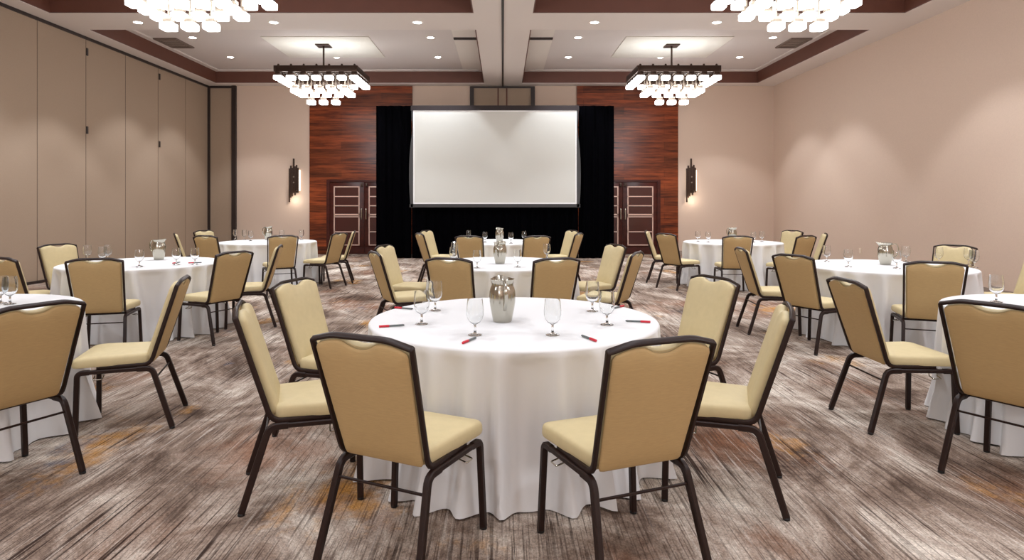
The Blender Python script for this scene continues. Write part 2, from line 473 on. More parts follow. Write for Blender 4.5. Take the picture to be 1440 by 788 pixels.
# square return vents by the outer fascia
for i, (p0, p1) in enumerate(((221, 261), (1101, 1141))):
    x0 = ceiling_xy(p0, 60, ZC)[0]; x1 = ceiling_xy(p1, 60, ZC)[0]; y = ceiling_xy(p0, 60, ZC)[1]
    if i == 0: x0 = max(x0, CXL[0] + .18)
    else: x1 = min(x1, CXR[1] - .18)
    root = empty('ceiling_vent', ((x0 + x1) / 2, y, ZC)); hw = (x1 - x0) / 2
    tag(root, 'grey square ceiling vent by the %s brown fascia' % ('left', 'right')[i], 'air vent', 'square ceiling vents')
    b_ = BM(); box(b_, -hw + .05, hw - .05, -.35, .35, -.012, 0); obj('grille', b_, M['vent'], root)
    b_ = BM(); box(b_, -hw, hw, -.42, -.34, -.03, 0); box(b_, -hw, hw, .34, .42, -.03, 0); box(b_, -hw, -hw + .06, -.34, .34, -.03, 0); box(b_, hw - .06, hw, -.34, .34, -.03, 0)
    obj('frame', b_, M['ventframe'], root)
    b_ = BM()
    for q in range(7): box(b_, -hw + .06, hw - .06, -.3 + q * .1 - .01, -.3 + q * .1 + .01, -.024, -.012)
    obj('louvres', b_, M['ventframe'], root)

# ------------------------------------------------------------------ chandeliers
def make_chandelier(label):
    # origin at the ceiling, z down
    root = empty('chandelier', (0, 0, 0))
    tag(root, label, 'chandelier', 'square tiered chandeliers')
    z0 = 0
    b_ = BM(); box(b_, -.16, .16, -.16, .16, -.05, -.021, .008); obj('canopy', b_, M['bronze'], root)
    ztop = (4.59 - 5.23) * SC
    b_ = BM(); lathe(b_, [(.022, -.05), (.022, ztop - .25)], 12, cap0=True, cap1=True); obj('stem', b_, M['bronze'], root)
    P = .285; hx, hy = 3 * P + .06, 2 * P + .06
    fb = BM()
    for s in (-1, 1):
        box(fb, s * hx - .02, s * hx + .02, -hy - .02, hy + .02, ztop - .14, ztop, .004)
        box(fb, -hx + .02, hx - .02, s * hy - .02, s * hy + .02, ztop - .14, ztop, .004)
    for k_ in (-2, -1, 0, 1, 2):
        box(fb, -hx + .02, hx - .02, k_ * P * .93 - .015, k_ * P * .93 + .015, ztop - .1, ztop - .05)
        box(fb, k_ * P - .015, k_ * P + .015, -hy + .02, hy - .02, ztop - .1, ztop - .05)
    obj('frame', fb, M['bronze'], root)
    sh = finish(box(BM(), -.088, .088, -.088, .088, -.048, .048, .018)); sh.materials.append(M['shade'])
    for tier, (n, m_, zc) in enumerate(((3, 2, (4.32 - 5.23) * SC), (2, 1, (4.075 - 5.23) * SC), (1, 0, (3.85 - 5.23) * SC))):
        db = BM(); box(db, -.06, .06, -.06, .06, .05, .13, .012)
        lathe(db, [(.014, .13), (.014, ztop + .05 - zc)], 8, cap1=True)
        lathe(db, [(.02, ztop + .0 - zc), (.026, ztop + .02 - zc), (.02, ztop + .045 - zc)], 8, cap0=True, cap1=True)
        socket = finish(db); socket.materials.append(M['pewter'] if tier else M['bronze'])
        for i in range(-n, n + 1):
            for j in range(-m_, m_ + 1):
                if abs(i) != n and abs(j) != m_: continue
                s = obj('drop_rod', socket, None, root); s.location = (i * P, j * P, zc)
                l = obj('lamp_shade', sh, None, s)
    return root
ch0 = make_chandelier('square tiered chandelier of glowing glass cubes, far left, hung whole in view')
ch0.location = (CHX[0], CHY[0], ZC)
dup(ch0, (CHX[1], CHY[0], ZC), 0, 'square tiered chandelier of glowing glass cubes, far right, hung whole in view')
dup(ch0, (CHX[0], CHY[1], ZC), 0, 'large near chandelier of glowing glass cubes cut by the photo top, left side')
dup(ch0, (CHX[1], CHY[1], ZC), 0, 'large near chandelier of glowing glass cubes cut by the photo top, right side')

# ------------------------------------------------------------------ sconces
def make_sconce():
    root = empty('wall_sconce'); rnd = random.Random(3)
    b_ = BM(); box(b_, -.1, .1, -.02, 0, -.35, .35); obj('back_plate', b_, M['bronze'], root)
    b_ = BM()
    spec = [(-.13, .34, -.62), (-.09, .42, -.5), (-.05, .36, -.46), (-.01, .62, -.36), (.03, .4, -.42), (.07, .44, -.3), (.11, .36, -.34)]
    for x, t, bo in spec:
        box(b_, x - .019, x + .019, -.1 - rnd.random() * .03, -.06, bo, t, .004)
    obj('metal_slats', b_, M['bronze'], root)
    b_ = BM(); box(b_, -.12, .16, -.055, -.025, -.3, .3, .005); obj('glass_diffuser', b_, M['sconceglow'], root)
    for z in (.1, -.06):
        b_ = BM(); lathe(b_, [(0, -.012), (.02, -.012), (.02, .012), (0, .012)], 12)
        bmesh.ops.rotate(b_, verts=b_.verts, cent=(0, 0, 0), matrix=Matrix.Rotation(pi / 2, 3, 'X')); bmesh.ops.translate(b_, verts=b_.verts, vec=(0, -.125, z))
        obj('stud', b_, M['pewter'], root)
    return root
s0 = make_sconce(); p = at_d(415, 254, YW); s0.location = p
tag(s0, 'dark slatted metal wall sconce left of the left wood bay', 'wall light', 'slatted wall sconces')
p = at_d(971, 254, YW); dup(s0, p, 0, 'dark slatted metal wall sconce right of the right wood bay')

# ------------------------------------------------------------------ screen and drapes
YD = 16.5
def drape(x0, x1, z0, z1, y, amp, lam, seed):
    rnd = random.Random(seed); b_ = BM(); n = max(8, int((x1 - x0) / .02)); prev = None
    ph = [rnd.random() * 6 for _ in range(3)]
    rows = [0, .33, .66, 1]
    cols = []
    for i in range(n + 1):
        x = x0 + (x1 - x0) * i / n; col = []
        for t in rows:
            yy = y + amp * (sin(2 * pi * x / lam + ph[0] + .3 * t) + .5 * sin(2 * pi * x / (lam * .61) + ph[1]) + .3 * sin(2 * pi * x / (lam * 1.9) + ph[2])) * (.6 + .4 * t)
            col.append(b_.verts.new((x, yy, z1 + (z0 - z1) * t)))
        cols.append(col)
    for i in range(n):
        for j in range(3): b_.faces.new((cols[i][j], cols[i + 1][j], cols[i + 1][j + 1], cols[i][j + 1]))
    return b_
zc_top = H + (287 - 148) * YD / F
XDL, XDR = (528 - XV) * YD / F, (864.5 - XV) * YD / F
xs0, xs1 = (581 - XV) * YD / F, (811 - XV) * YD / F
zs0, zs1 = H, H + (287 - 155.5) * YD / F
cl = obj('drape', drape(XDL, xs0 - .06, .01, zc_top, YD + .1, .03, .22, 1), M['velour']); tag(cl, 'black velour drape hanging left of the projection screen', 'curtain', 'black drapes around the screen')
cr = obj('drape', drape(xs1 + .06, XDR, .01, zc_top, YD + .1, .03, .22, 2), M['velour']); tag(cr, 'black velour drape hanging right of the projection screen', 'curtain', 'black drapes around the screen')
root = empty('projection_screen', ((xs0 + xs1) / 2, YD, 0)); hw = (xs1 - xs0) / 2
tag(root, 'large blank white projection screen with dark frame and black skirt between black drapes', 'projection screen')
b_ = drape(-hw - .05, hw + .05, .01, zs0 - .07, .1, .03, .22, 3); obj('skirt', b_, M['velour'], root)['label'] = 'black velour skirt'
b_ = BM(); box(b_, -hw + .035, hw - .035, -.01, .01, zs0 + .035, zs1 - .035); obj('screen_surface', b_, M['screenwhite'], root)
b_ = BM(); box(b_, -hw, hw, -.012, .01, zs1 - .035, zs1); box(b_, -hw, hw, -.012, .01, zs0, zs0 + .035); box(b_, -hw, -hw + .035, -.012, .01, zs0 + .035, zs1 - .035); box(b_, hw - .035, hw, -.012, .01, zs0 + .035, zs1 - .035)
obj('white_border', b_, M['screenedge'], root)
b_ = BM()
w = .1
# bowed dark side trims
for s in (-1, 1):
    P_ = []
    for k in range(13):
        t = k / 12; z = zs0 - w + t * (zs1 - zs0 + w + .02)
        P_.append((hw + .02 + .085 * (sin(pi * min(1, t * 1.15 + .12)) ** .7 if t < .9 else .25), z))
    vs_o = [b_.verts.new((s * x, -.02, z)) for x, z in P_]; vs_i = [b_.verts.new((s * (hw), -.02, z)) for x, z in P_]
    for k in range(12): b_.faces.new((vs_o[k], vs_o[k + 1], vs_i[k + 1], vs_i[k]))
box(b_, -hw - .09, hw + .09, -.02, .02, zs0 - .09, zs0)
obj('side_frame', b_, M['screenframe'], root)
b_ = BM(); box(b_, -hw - .06, hw + .06, -.025, .03, zs1, zc_top - .01); obj('top_frame', b_, M['screentop'], root)
for s in (-1, 1):
    b_ = BM(); box(b_, s * (hw - .4) - .03, s * (hw - .4) + .03, .16, .22, 0, zs1); box(b_, s * (hw - .4) - .03, s * (hw - .4) + .03, .02, .2, zs1 - .1, zs1 - .04); box(b_, s * (hw - .4) - .04, s * (hw - .4) + .04, .0, .7, 0, .04)
    obj('leg', b_, M['screentop'], root)

# ------------------------------------------------------------------ tables and cloths
RT = .838; ZTAB = .76
def cloth_mesh(seed, centre):
    rnd = random.Random(seed)
    # uneven pleats: ridge positions around the rim
    rid = []; a = rnd.uniform(0, .3)
    while a < 2 * pi - .12:
        rid.append((a, rnd.uniform(.55, 1.0), rnd.uniform(.075, .13), rnd.uniform(-.3, .3))); a += rnd.uniform(.19, .38)
    press = []; near = []
    for x, y, fx, fy, lb in CH:
        dx, dy = x - centre[0], y - centre[1]
        if hypot(dx, dy) < 1.45: press.append((atan2(dy, dx), hypot(dx, dy))); near.append((-dx, -dy, fx, fy))
    wrap = lambda v: (v + pi) % (2 * pi) - pi
    n = 288; b_ = BM(); rings = []
    def f(th, t=1):
        v = -.95
        for c_, h_, w_, sl in rid:
            u = wrap(th - c_ - sl * .12 * (1 - t)) / w_
            v = max(v, v + 0 * u) if abs(u) > 3 else v + (h_ * 1.25) * (1 / cosh(u * 1.9)) ** 1.6
        v += .12 * sin(23 * th + seed) * t
        return max(-1.0, min(.75, v))
    for r in (.0, .3, .6, .75):
        if r == 0: rings.append([b_.verts.new((0, 0, ZTAB))])
        else: rings.append([b_.verts.new((r * cos(2 * pi * i / n), r * sin(2 * pi * i / n), ZTAB)) for i in range(n)])
    for dr, dz in ((-.012, 0), (-.003, -.003), (.003, -.012)):
        rings.append([b_.verts.new(((RT + dr) * cos(2 * pi * i / n), (RT + dr) * sin(2 * pi * i / n), ZTAB + dz)) for i in range(n)])
    T = 20
    for q in range(1, T + 1):
        t = q / T; ring = []
        for i in range(n):
            th = 2 * pi * i / n; g = f(th + .02 * sin(3 * t + 4 * th), t)
            hold = 0.0
            for pa, pr in press:
                hold = max(hold, min(1, max(0, (.26 - abs(wrap(th - pa))) / .08)) * max(0, 1 - abs(t - .42) / .3))
            amp = .15 * t ** .55
            g = min(g, .12 + .9 * max(0, t - .6)); g = g * (1 - hold) + hold * min(g, -.1)
            fl = .05 * t + .03 * max(0, t - .75) / .25
            r = RT + .004 + fl + amp * g + .012 * t
            z = (ZTAB - .012) * (1 - t) + .006
            if q == T: z = .005 + .006 * (1 + sin(9 * th + seed)) * .5 + .012 * max(0, min(1, f(th + .2)))
            # the cloth gives way to seats and front legs that touch it
            if z < .53:
                for _ in range(60):
                    hit = False
                    for ox, oy, fx, fy in near:
                        px, py = r * cos(th) + ox, r * sin(th) + oy
                        ly = px * fx + py * fy; lx = px * fy - py * fx
                        if ly < .268 and abs(lx) < .262 and .36 < z: hit = True
                        if ly < .245 and abs(abs(lx) - .228) < .042: hit = True
                    if not hit: break
                    r -= .004
            ring.append(b_.verts.new((r * cos(th), r * sin(th), z)))
        rings.append(ring)
    for a, c in zip(rings, rings[1:]):
        for i in range(n):
            j = (i + 1) % n
            if len(a) == 1: b_.faces.new((a[0], c[i], c[j]))
            else: b_.faces.new((a[i], a[j], c[j], c[i]))
    return finish(b_, 80)
TABLES = {
 'T1': ((.063, 3.73), 'at the near centre, largest in view'),
 'T2': ((0, 7.2), 'in the middle of the room, behind the near centre table'),
 'T3': ((-.06, 11.3), 'in the centre column, directly in front of the screen'),
 'L1': ((-3.6, 3.9), 'at the near left, cut off by the photo edge'),
 'L2': ((-4.12, 7.22), 'in the left column beside the partition, with a handled pitcher'),
 'L3': ((-4.21, 11.3), 'at the far left in front of the left wood bay'),
 'R1': ((3.72, 3.9), 'at the near right, cut off by the photo edge'),
 'R2': ((4.15, 6.85), 'in the right column by the plain wall, middle row'),
 'R3': ((4.08, 11.2), 'at the far right in front of the right sconce'),
}
# ------------------------------------------------------------------ chairs
LEAN = radians(18); ZB = .43; YBK = -.195
BV = Vector((0, -sin(LEAN), cos(LEAN)))        # up along the back
BN = Vector((0, cos(LEAN), sin(LEAN)))         # towards the sitter
def bk(u, v, w=0): return Vector((u, YBK, ZB)) + BV * v + BN * w + Vector((0, 0, 0))
def half(v): return .196 + .030 * max(0, v) / .5
def pillow(outline_fn, levels, mapfn, n=64):
    """stacked rings: levels = (inset, height); closed both ends"""
    b_ = BM(); rings = []
    for ins, h in levels:
        rings.append([b_.verts.new(mapfn(*outline_fn(i / n, ins), h)) for i in range(n)])
    for a, c in zip(rings, rings[1:]):
        for i in range(n):
            j = (i + 1) % n; b_.faces.new((a[i], a[j], c[j], c[i]))
    b_.faces.new(rings[0]); b_.faces.new(rings[-1])
    return b_
def rounded_poly(pts, rads, n):
    P_ = []
    m = len(pts)
    for i in range(m):
        p = Vector(pts[i]); a = Vector(pts[i - 1]) - p; c = Vector(pts[(i + 1) % m]) - p
        r = min(rads[i], a.length * .45, c.length * .45)
        s, e = p + a.normalized() * r, p + c.normalized() * r
        for k in range(7):
            t = k / 6; P_.append(s.lerp(p, t).lerp(p.lerp(e, t), t))
    # resample by arc length
    L = [0]
    for i in range(len(P_)): L.append(L[-1] + (P_[(i + 1) % len(P_)] - P_[i]).length)
    out = []
    for q in range(n):
        d = L[-1] * q / n
        for i in range(len(P_)):
            if L[i + 1] >= d:
                t = (d - L[i]) / max(1e-9, L[i + 1] - L[i]); out.append(P_[i].lerp(P_[(i + 1) % len(P_)], t)); break
    return out
def inset_ring(ring, ins):
    n = len(ring); out = []
    for i in range(n):
        t = (ring[(i + 1) % n] - ring[i - 1]); t.normalize()
        out.append(ring[i] + Vector((-t.y, t.x)) * ins)
    return out
def pillow2(pts, rads, levels, mapfn, n=72):
    ring = rounded_poly(pts, rads, n); b_ = BM(); rings = []
    cen = sum(ring, Vector((0, 0))) / n
    hx_ = max(abs(p.x - cen.x) for p in ring); hy_ = max(abs(p.y - cen.y) for p in ring)
    for ins, h in levels:
        if ins > .03:
            rr = [Vector((cen.x + (p.x - cen.x) * (1 - ins / hx_), cen.y + (p.y - cen.y) * (1 - ins / hy_))) for p in ring]
        else: rr = inset_ring(ring, ins)
        rings.append([b_.verts.new(mapfn(p.x, p.y, h)) for p in rr])
    for a, c in zip(rings, rings[1:]):
        for i in range(n):
            j = (i + 1) % n; b_.faces.new((a[i], a[j], c[j], c[i]))
    b_.faces.new(rings[0]); b_.faces.new(rings[-1])
    return b_

def make_chair(label):
    t = empty('banquet_chair'); tag(t, label, 'chair', 'cream banquet chairs with dark frames')
    # seat cushion (counter-clockwise outline)
    pts = [(-.195, -.185), (.195, -.185), (.235, .245), (-.235, .245)]
    lv = [(.012, .417), (.002, .420), (-.002, .432), (-.001, .462), (.003, .472), (.010, .479), (.022, .4825), (.05, .487), (.12, .493), (.19, .495)]
    b_ = pillow2(pts, [.03, .03, .06, .06], lv, lambda x, y, h: Vector((x, y, h - .012 * max(0, (y - .14) / .1) ** 2 * (1 if h > .46 else 0))))
    seat = obj('seat', b_, M['fabric'], t, 50)
    # back cushion facing the sitter, with a dipped top edge for the hand hold
    def top_pts(notch, drop):
        w = half(.5) - .012
        return [(w, .493 - drop), (.15, .516 - drop), (.085, .522 - drop), (.045, .522 - notch * .75 - drop), (0, .522 - notch - drop),
                (-.045, .522 - notch * .75 - drop), (-.085, .522 - drop), (-.15, .516 - drop), (-w, .493 - drop)]
    w0 = half(0) - .01
    pts = [(-w0, .0), (w0, .0)] + top_pts(.026, .004)
    rd = [.02, .02, .02, .05, .03, .02, .03, .02, .03, .05, .02]
    lv = [(.004, .0), (.0, .008), (.0, .024), (.006, .034), (.012, .0385), (.036, .043), (.1, .047), (.16, .048)]
    b_ = pillow2(pts, rd, lv, lambda x, y, h: bk(x, y, h), 96)
    back = obj('backrest', b_, M['fabric'], t, 50)
    pts = [(-w0, -.012), (w0, -.012)] + top_pts(.036, .006)
    lv = [(.004, 0), (.0, -.006), (.003, -.011), (.012, -.015), (.06, -.019), (.14, -.021)]
    b_ = pillow2(pts, rd, lv, lambda x, y, h: bk(x, y, h - .001), 96)
    bp_ = obj('back_panel', b_, M['rear'], t, 50); bp_['label'] = 'woven rear panel, coloured darker for shade'
    # tubular back frame running under the seat
    path = [Vector((-.205, .1, .411)), Vector((-.205, YBK + .0, .411))] + [bk(-half(.5) - .004, .503)] + [bk(-.13, .53), bk(.13, .53)] + [bk(half(.5) + .004, .503)] + [Vector((.205, YBK, .411)), Vector((.205, .1, .411))]
    pp = fillet(path, [.05, .004, .03, .03, .004, .05], 4)
    b_ = BM()
    # section reference: blend from world up under the seat to the back normal
    sweep(b_, pp, (0, cos(LEAN), sin(LEAN)) if False else (0, .82, .57), .0125, .0078)
    obj('back_frame', b_, M['frame'], t, 40)
    # side rails and cross bars
    b_ = BM()
    zr = .388
    for s in (-1, 1):
        sweep(b_, [Vector((s * .207, -.15, zr)), Vector((s * .218, .15, zr))], (1, 0, 0), .0125, .012)
    for y in (-.1, .1):
        sweep(b_, [Vector((-.21, y, zr + .006)), Vector((.21, y, zr + .006))], (0, 0, 1), .009, .012)
    obj('seat_frame', b_, M['frame'], t, 40)
    for s in (-1, 1):
        b_ = BM(); sweep(b_, fillet([(s * .236, .212, .012), (s * .220, .206, zr), (s * .217, .14, zr)], .05, 6), (1, 0, 0), .0135, .015)
        lg = obj('leg', b_, M['frame'], t, 40)
        b_ = lathe(BM(), [(.013, .013), (.016, .010), (.016, .002), (.013, 0)], 12, (s * .236, .212, 0), True, True); obj('foot_glide', b_, M['glide'], lg)
        b_ = BM(); sweep(b_, fillet([(s * .236, -.325, .012), (s * .208, -.205, zr), (s * .209, -.12, zr)], .05, 6), (1, 0, 0), .0135, .016)
        lg = obj('leg', b_, M['frame'], t, 40)
        b_ = lathe(BM(), [(.013, .013), (.016, .010), (.016, .002), (.013, 0)], 12, (s * .236, -.325, 0), True, True); obj('foot_glide', b_, M['glide'], lg)
    b_ = BM(); sweep(b_, [Vector((-.212, -.226, .325)), Vector((.212, -.226, .325))], (0, 0, 1), .005, .005); obj('stretcher', b_, M['frame'], t, 40)
    for s in (-1, 1):
        b_ = BM(); x = s * .2
        sweep(b_, fillet([(x - s * .01, .07, zr - .004), (x - s * .01, .07, zr - .035), (x + s * .03, .07, zr - .045), (x + s * .03, .12, zr - .045), (x - s * .01, .12, zr - .035), (x - s * .01, .12, zr - .004)], .008, 3), (.6, .5, .6), .003, .003)
        obj('ganging_bracket', b_, M['steel'], t)
    return t

def org(bx, by, fx, fy):
    l = sqrt(fx * fx + fy * fy); fx /= l; fy /= l
    return (bx + .36 * fx, by + .36 * fy), (fx, fy)
CH = []
def by_origin(T, x, y, fx, fy, label): CH.append((x, y, fx, fy, label))
def by_top(T, x, y, label, f=None):
    c = TABLES[T][0]
    if f is None: f = (c[0] - x, c[1] - y)
    (ox, oy), (fx, fy) = org(x, y, *f); CH.append((ox, oy, fx, fy, label))
P = 'cream banquet chair '
# near centre table
by_origin('T1', -.388, 2.69, .42, .907, P + 'in the foreground, back to viewer, front left of near centre table')
by_origin('T1', .462, 2.64, -.36, .933, P + 'in the foreground, back to viewer, front right of near centre table')
by_origin('T1', -.965, 3.22, .952, .307, P + 'side-on facing right, at the left of the near centre table')
by_origin('T1', 1.02, 3.214, -.94, .341, P + 'side-on facing left, at the right of the near centre table')
by_top('T1', -1.36, 4.12, P + 'facing the viewer, back left of the near centre table')
by_top('T1', 1.417, 4.277, P + 'facing the viewer, back right of the near centre table')
# middle centre table
by_top('T2', -.5, 5.76, P + 'back to viewer, left of two just behind the near centre table')
by_top('T2', .5, 5.76, P + 'back to viewer, right of two just behind the near centre table')
by_top('T2', -1.33, 6.55, P + 'edge-on, nearer of the pair left of the middle centre table')
by_top('T2', -1.41, 7.58, P + 'front showing, farther of the pair left of the middle centre table')
by_top('T2', 1.40, 6.5, P + 'edge-on, nearer of the pair right of the middle centre table')
by_top('T2', 1.33, 7.7, P + 'front showing, farther of the pair right of the middle centre table')
# centre table by the screen
by_top('T3', -.53, 9.8, P + 'back to viewer, front left of the table by the screen')
by_top('T3', .54, 9.8, P + 'back to viewer, front right of the table by the screen')
by_top('T3', -1.38, 10.7, P + 'edge-on, nearer of the pair left of the screen-side table')
by_top('T3', -1.36, 11.8, P + 'front showing, farther of the pair left of the screen-side table')
by_top('T3', 1.28, 10.7, P + 'edge-on, nearer of the pair right of the screen-side table')
by_top('T3', 1.17, 11.8, P + 'front showing, farther of the pair right of the screen-side table')
# near left table
by_origin('L1', -2.63, 3.28, -.9, .436, P + 'large, back to viewer, cut by the left photo edge')
by_origin('L1', -2.567, 4.14, -.954, -.30, P + 'side-on facing left, at the right of the near left table')
# left middle table
by_top('L2', -3.71, 5.72, P + 'back to viewer, front of the left table with handled pitcher')
by_top('L2', -4.63, 5.89, P + 'back to viewer, at the left photo edge behind near left table')
by_origin('L2', -3.15, 6.745, -.89, .455, P + 'oblique back, right front of the left table with handled pitcher')
by_top('L2', -2.74, 7.55, P + 'thin side view, right of the left table with handled pitcher')
by_top('L2', -5.36, 7.72, P + 'front showing, by the partition beyond the left middle table')
by_top('L2', -5.42, 6.6, P + 'barely in view at the left photo edge, left middle table')
# far left table
by_top('L3', -5.35, 10.7, P + 'thin side view, leftmost at the far left table')
by_top('L3', -4.65, 9.95, P + 'back to viewer, front left of the far left table')
by_top('L3', -5.46, 11.75, P + 'only its top showing behind another, at the far left table')
by_top('L3', -3.45, 9.9, P + 'back to viewer, front right of the far left table')
by_origin('L3', -3.17, 10.95, -.95, .31, P + 'oblique back, right of the far left table, before left door')
by_top('L3', -2.72, 11.6, P + 'thin side view, rightmost at the far left table, before left door')
# near right table
by_origin('R1', 2.80, 3.365, .85, .52, P + 'large, back to viewer, cut by the right photo edge')
by_origin('R1', 2.65, 4.15, 1, 0, P + 'side-on facing right, at the left of the near right table')
# right middle table
by_origin('R2', 3.14, 7.08, .995, -.1, P + 'edge-on facing right, leftmost at the right middle table')
by_origin('R2', 3.29, 6.40, .89, .46, P + 'back to viewer, front left of the right middle table')
by_top('R2', 3.71, 5.40, P + 'back to viewer, front right of the right middle table', (.40, 1.0))
by_top('R2', 5.3, 7.5, P + 'top of its front showing beyond the right middle table')
by_top('R2', 5.52, 6.55, P + 'front showing, cut by the right photo edge, by plain wall')
# far right table
by_origin('R3', 3.0, 11.6, .95, -.3, P + 'thin side view, leftmost at the far right table, before right door')
by_origin('R3', 3.09, 10.78, .85, .5, P + 'oblique back, front left of the far right table')
by_origin('R3', 3.72, 10.22, .1, .99, P + 'straight back view, front middle of the far right table')
by_top('R3', 4.7, 10.0, P + 'back to viewer, front right of the far right table')
by_top('R3', 5.41, 11.8, P + 'only its top showing behind another, at the far right table')
by_top('R3', 5.25, 10.75, P + 'narrow front view, rightmost at the far right table')
# ease any chair whose front edge would press into the cloth outward
for q, (x, y, fx, fy, lb) in enumerate(CH):
    c = min((t_[0] for t_ in TABLES.values()), key=lambda c_: hypot(c_[0] - x, c_[1] - y))
    r = hypot(x - c[0], y - c[1])
    if r < 1.135:
        k_ = 1.135 / r; CH[q] = (c[0] + (x - c[0]) * k_, c[1] + (y - c[1]) * k_, fx, fy, lb)
tb0 = None
for i, (k, (c, desc)) in enumerate(TABLES.items()):
    if tb0 is None:
        t = empty('round_table', (c[0], c[1], 0)); tb0 = t
        tag(t, 'round table under white cloth ' + desc, 'table', 'round banquet tables')
        b_ = lathe(BM(), [(0, .73), (RT - .012, .73), (RT - .008, .735), (RT - .008, .752), (RT - .014, .756), (0, .756)], 64); obj('tabletop', b_, M['ply'], t)
        for a in range(4):
            x, y = .45 * cos(a * pi / 2 + .78), .45 * sin(a * pi / 2 + .78)
            b_ = BM(); sweep(b_, [Vector((x, y, .0)), Vector((x, y, .73))], (1, 0, 0), .015, .015); obj('leg', b_, M['frame'], t)
    else:
        dup(tb0, (c[0], c[1], 0), 0, 'round table under white cloth ' + desc)
    me = cloth_mesh(11 + i * 7, c); me.materials.append(M['linen'])
    o = obj('tablecloth', me, None); o.location = (c[0], c[1], 0)
    tag(o, 'white floor-length tablecloth ' + desc, 'tablecloth', 'white round tablecloths')

c0 = None
for x, y, fx, fy, lb in CH:
    rz = atan2(-fx, fy)
    if c0 is None:
        c0 = make_chair(lb); c0.location = (x, y, 0); c0.rotation_euler = (0, 0, rz)
    else: dup(c0, (x, y, 0), rz, lb)

# ------------------------------------------------------------------ table settings
ZI = ZTAB + .001
def on_table(px, py, z=ZI): 
    d = F * (H - z) / (py - YV); return ((px - XV) * d / F, d, z)
gob = None
GPROF = [(0, .0), (.034, .0), (.036, .002), (.034, .004), (.018, .007), (.007, .014), (.0055, .03), (.0065, .05), (.010, .057), (.026, .066), (.038, .082), (.044, .105), (.045, .13), (.042, .16), (.039, .186),
         (.0375, .186), (.0405, .16), (.0435, .13), (.0425, .105), (.0365, .083), (.025, .068), (.012, .061), (0, .059)]
def goblet(px, py, label):
    global gob
    if gob is None:
        b_ = lathe(BM(), GPROF, 40); gob = obj('water_goblet', b_, M['glass'], None, 60); gob.location = on_table(px, py)
        tag(gob, label, 'glass', 'stemmed water goblets')
    else: dup(gob, on_table(px, py), 0, label)
G = 'clear water goblet '
for px, py, lb in (
    (593, 456, 'at the left of the near centre table, next to the leftmost pen'), (612, 437, 'far left on the near centre table, behind another goblet'),
    (668, 471.5, 'left of the pitcher at the front of the near centre table'), (777, 471.5, 'right of the pitcher at the front of the near centre table'),
    (833, 438, 'far right on the near centre table, behind another goblet'), (853.5, 457, 'at the right of the near centre table, by the rightmost pen'),
    (637.5, 371, 'nearer of the overlapping pair at the left of the middle centre table'), (639, 362, 'farther of the overlapping pair at the left of the middle centre table'),
    (671, 377, 'front left on the middle centre table'), (728, 376, 'front right of the pitcher on the middle centre table'), (769, 364.5, 'far right on the middle centre table'),
    (659, 338, 'above a chair back, leftmost on the table by the screen'), (682, 341, 'left of the pitcher on the table by the screen'),
    (718.5, 342.5, 'right of the pitcher on the table by the screen'), (737, 339.5, 'rightmost on the table by the screen'),
    (123, 367, 'leftmost on the left middle table, before a cream chair'), (144, 370, 'left nearer of a close pair on the left middle table'), (152, 366, 'right farther of a close pair on the left middle table'),
    (196, 375.5, 'left of the handled pitcher, near the middle front of the left table'), (248, 372.5, 'right of the handled pitcher on the left middle table'), (274, 372, 'rightmost on the left middle table'),
    (14, 428, 'right of the two on the near left table'), (1, 427, 'at the photo edge on the near left table'),
    (331, 336.8, 'leftmost on the far left table'), (343.5, 337.5, 'second from the left on the far left table'), (352.5, 339, 'third from the left on the far left table'),
    (396, 338, 'above a chair back on the far left table'), (424, 337.5, 'rightmost on the far left table'),
    (981.5, 340, 'leftmost on the far right table'), (996, 341, 'second from the left on the far right table'), (1059.5, 341, 'right of the pitcher on the far right table'), (1071.5, 340, 'rightmost on the far right table'),
    (1162.5, 368, 'leftmost on the right middle table'), (1193, 375.5, 'front left on the right middle table'), (1261, 377.5, 'just right of the pitcher on the right middle table'),
    (1274, 368.5, 'behind and right of the pitcher on the right middle table'), (1320, 371, 'in front of a cream chair top on the right middle table'),
    (1362, 373, 'left of two at the right rim of the right middle table'), (1370, 376.5, 'right of two at the right rim of the right middle table'),
    (1401, 425, 'on the near right table')):
    goblet(px, py, G + lb)

def make_pitcher():
    root = empty('water_pitcher')
    prof = [(.0, .0), (.051, .0), (.054, .004), (.059, .03), (.068, .075), (.074, .115), (.0755, .145), (.074, .17), (.069, .19), (.063, .204), (.0615, .212), (.064, .228), (.07, .242),
            (.0685, .243), (.0625, .228), (.060, .212), (.0615, .204), (.0675, .19), (.0725, .17), (.074, .145), (.0725, .115), (.0, .06)]
    b_ = lathe(BM(), prof, 48)
    # pull a pouring lip towards +x
    for v in b_.verts:
        if v.co.z > .205:
            t = (v.co.z - .205) / .04; a = atan2(v.co.y, v.co.x)
            k = max(0, cos(a)) ** 4
            v.co.x += .028 * k * t; v.co.z += .012 * k * t
    obj('body', b_, M['steel'], root, 50)
    b_ = BM()
    hp = fillet([(-.062, 0, .225), (-.10, 0, .24), (-.128, 0, .19), (-.118, 0, .12), (-.068, 0, .075)], .03, 6)
    sweep(b_, hp, (0, 1, 0), .009, .005, corner=.5); obj('handle', b_, M['steel'], root, 50)
    b_ = BM(); rnd = random.Random(5)
    for q in range(16):
        a = rnd.random() * 6.28; r = rnd.random() * .032; s = .012; z = .195 + rnd.random() * .022
        b2 = bmesh.ops.create_cube(b_, size=1)['verts']; rot = Matrix.Rotation(rnd.random() * 3, 3, Vector((rnd.random(), rnd.random(), rnd.random() + .1)))
        for v in b2: v.co = rot @ (v.co * .022) + Vector((r * cos(a), r * sin(a), z))
    ic = obj('ice', b_, M['glass'], root); ic['kind'] = 'stuff'
    return root
p0 = None
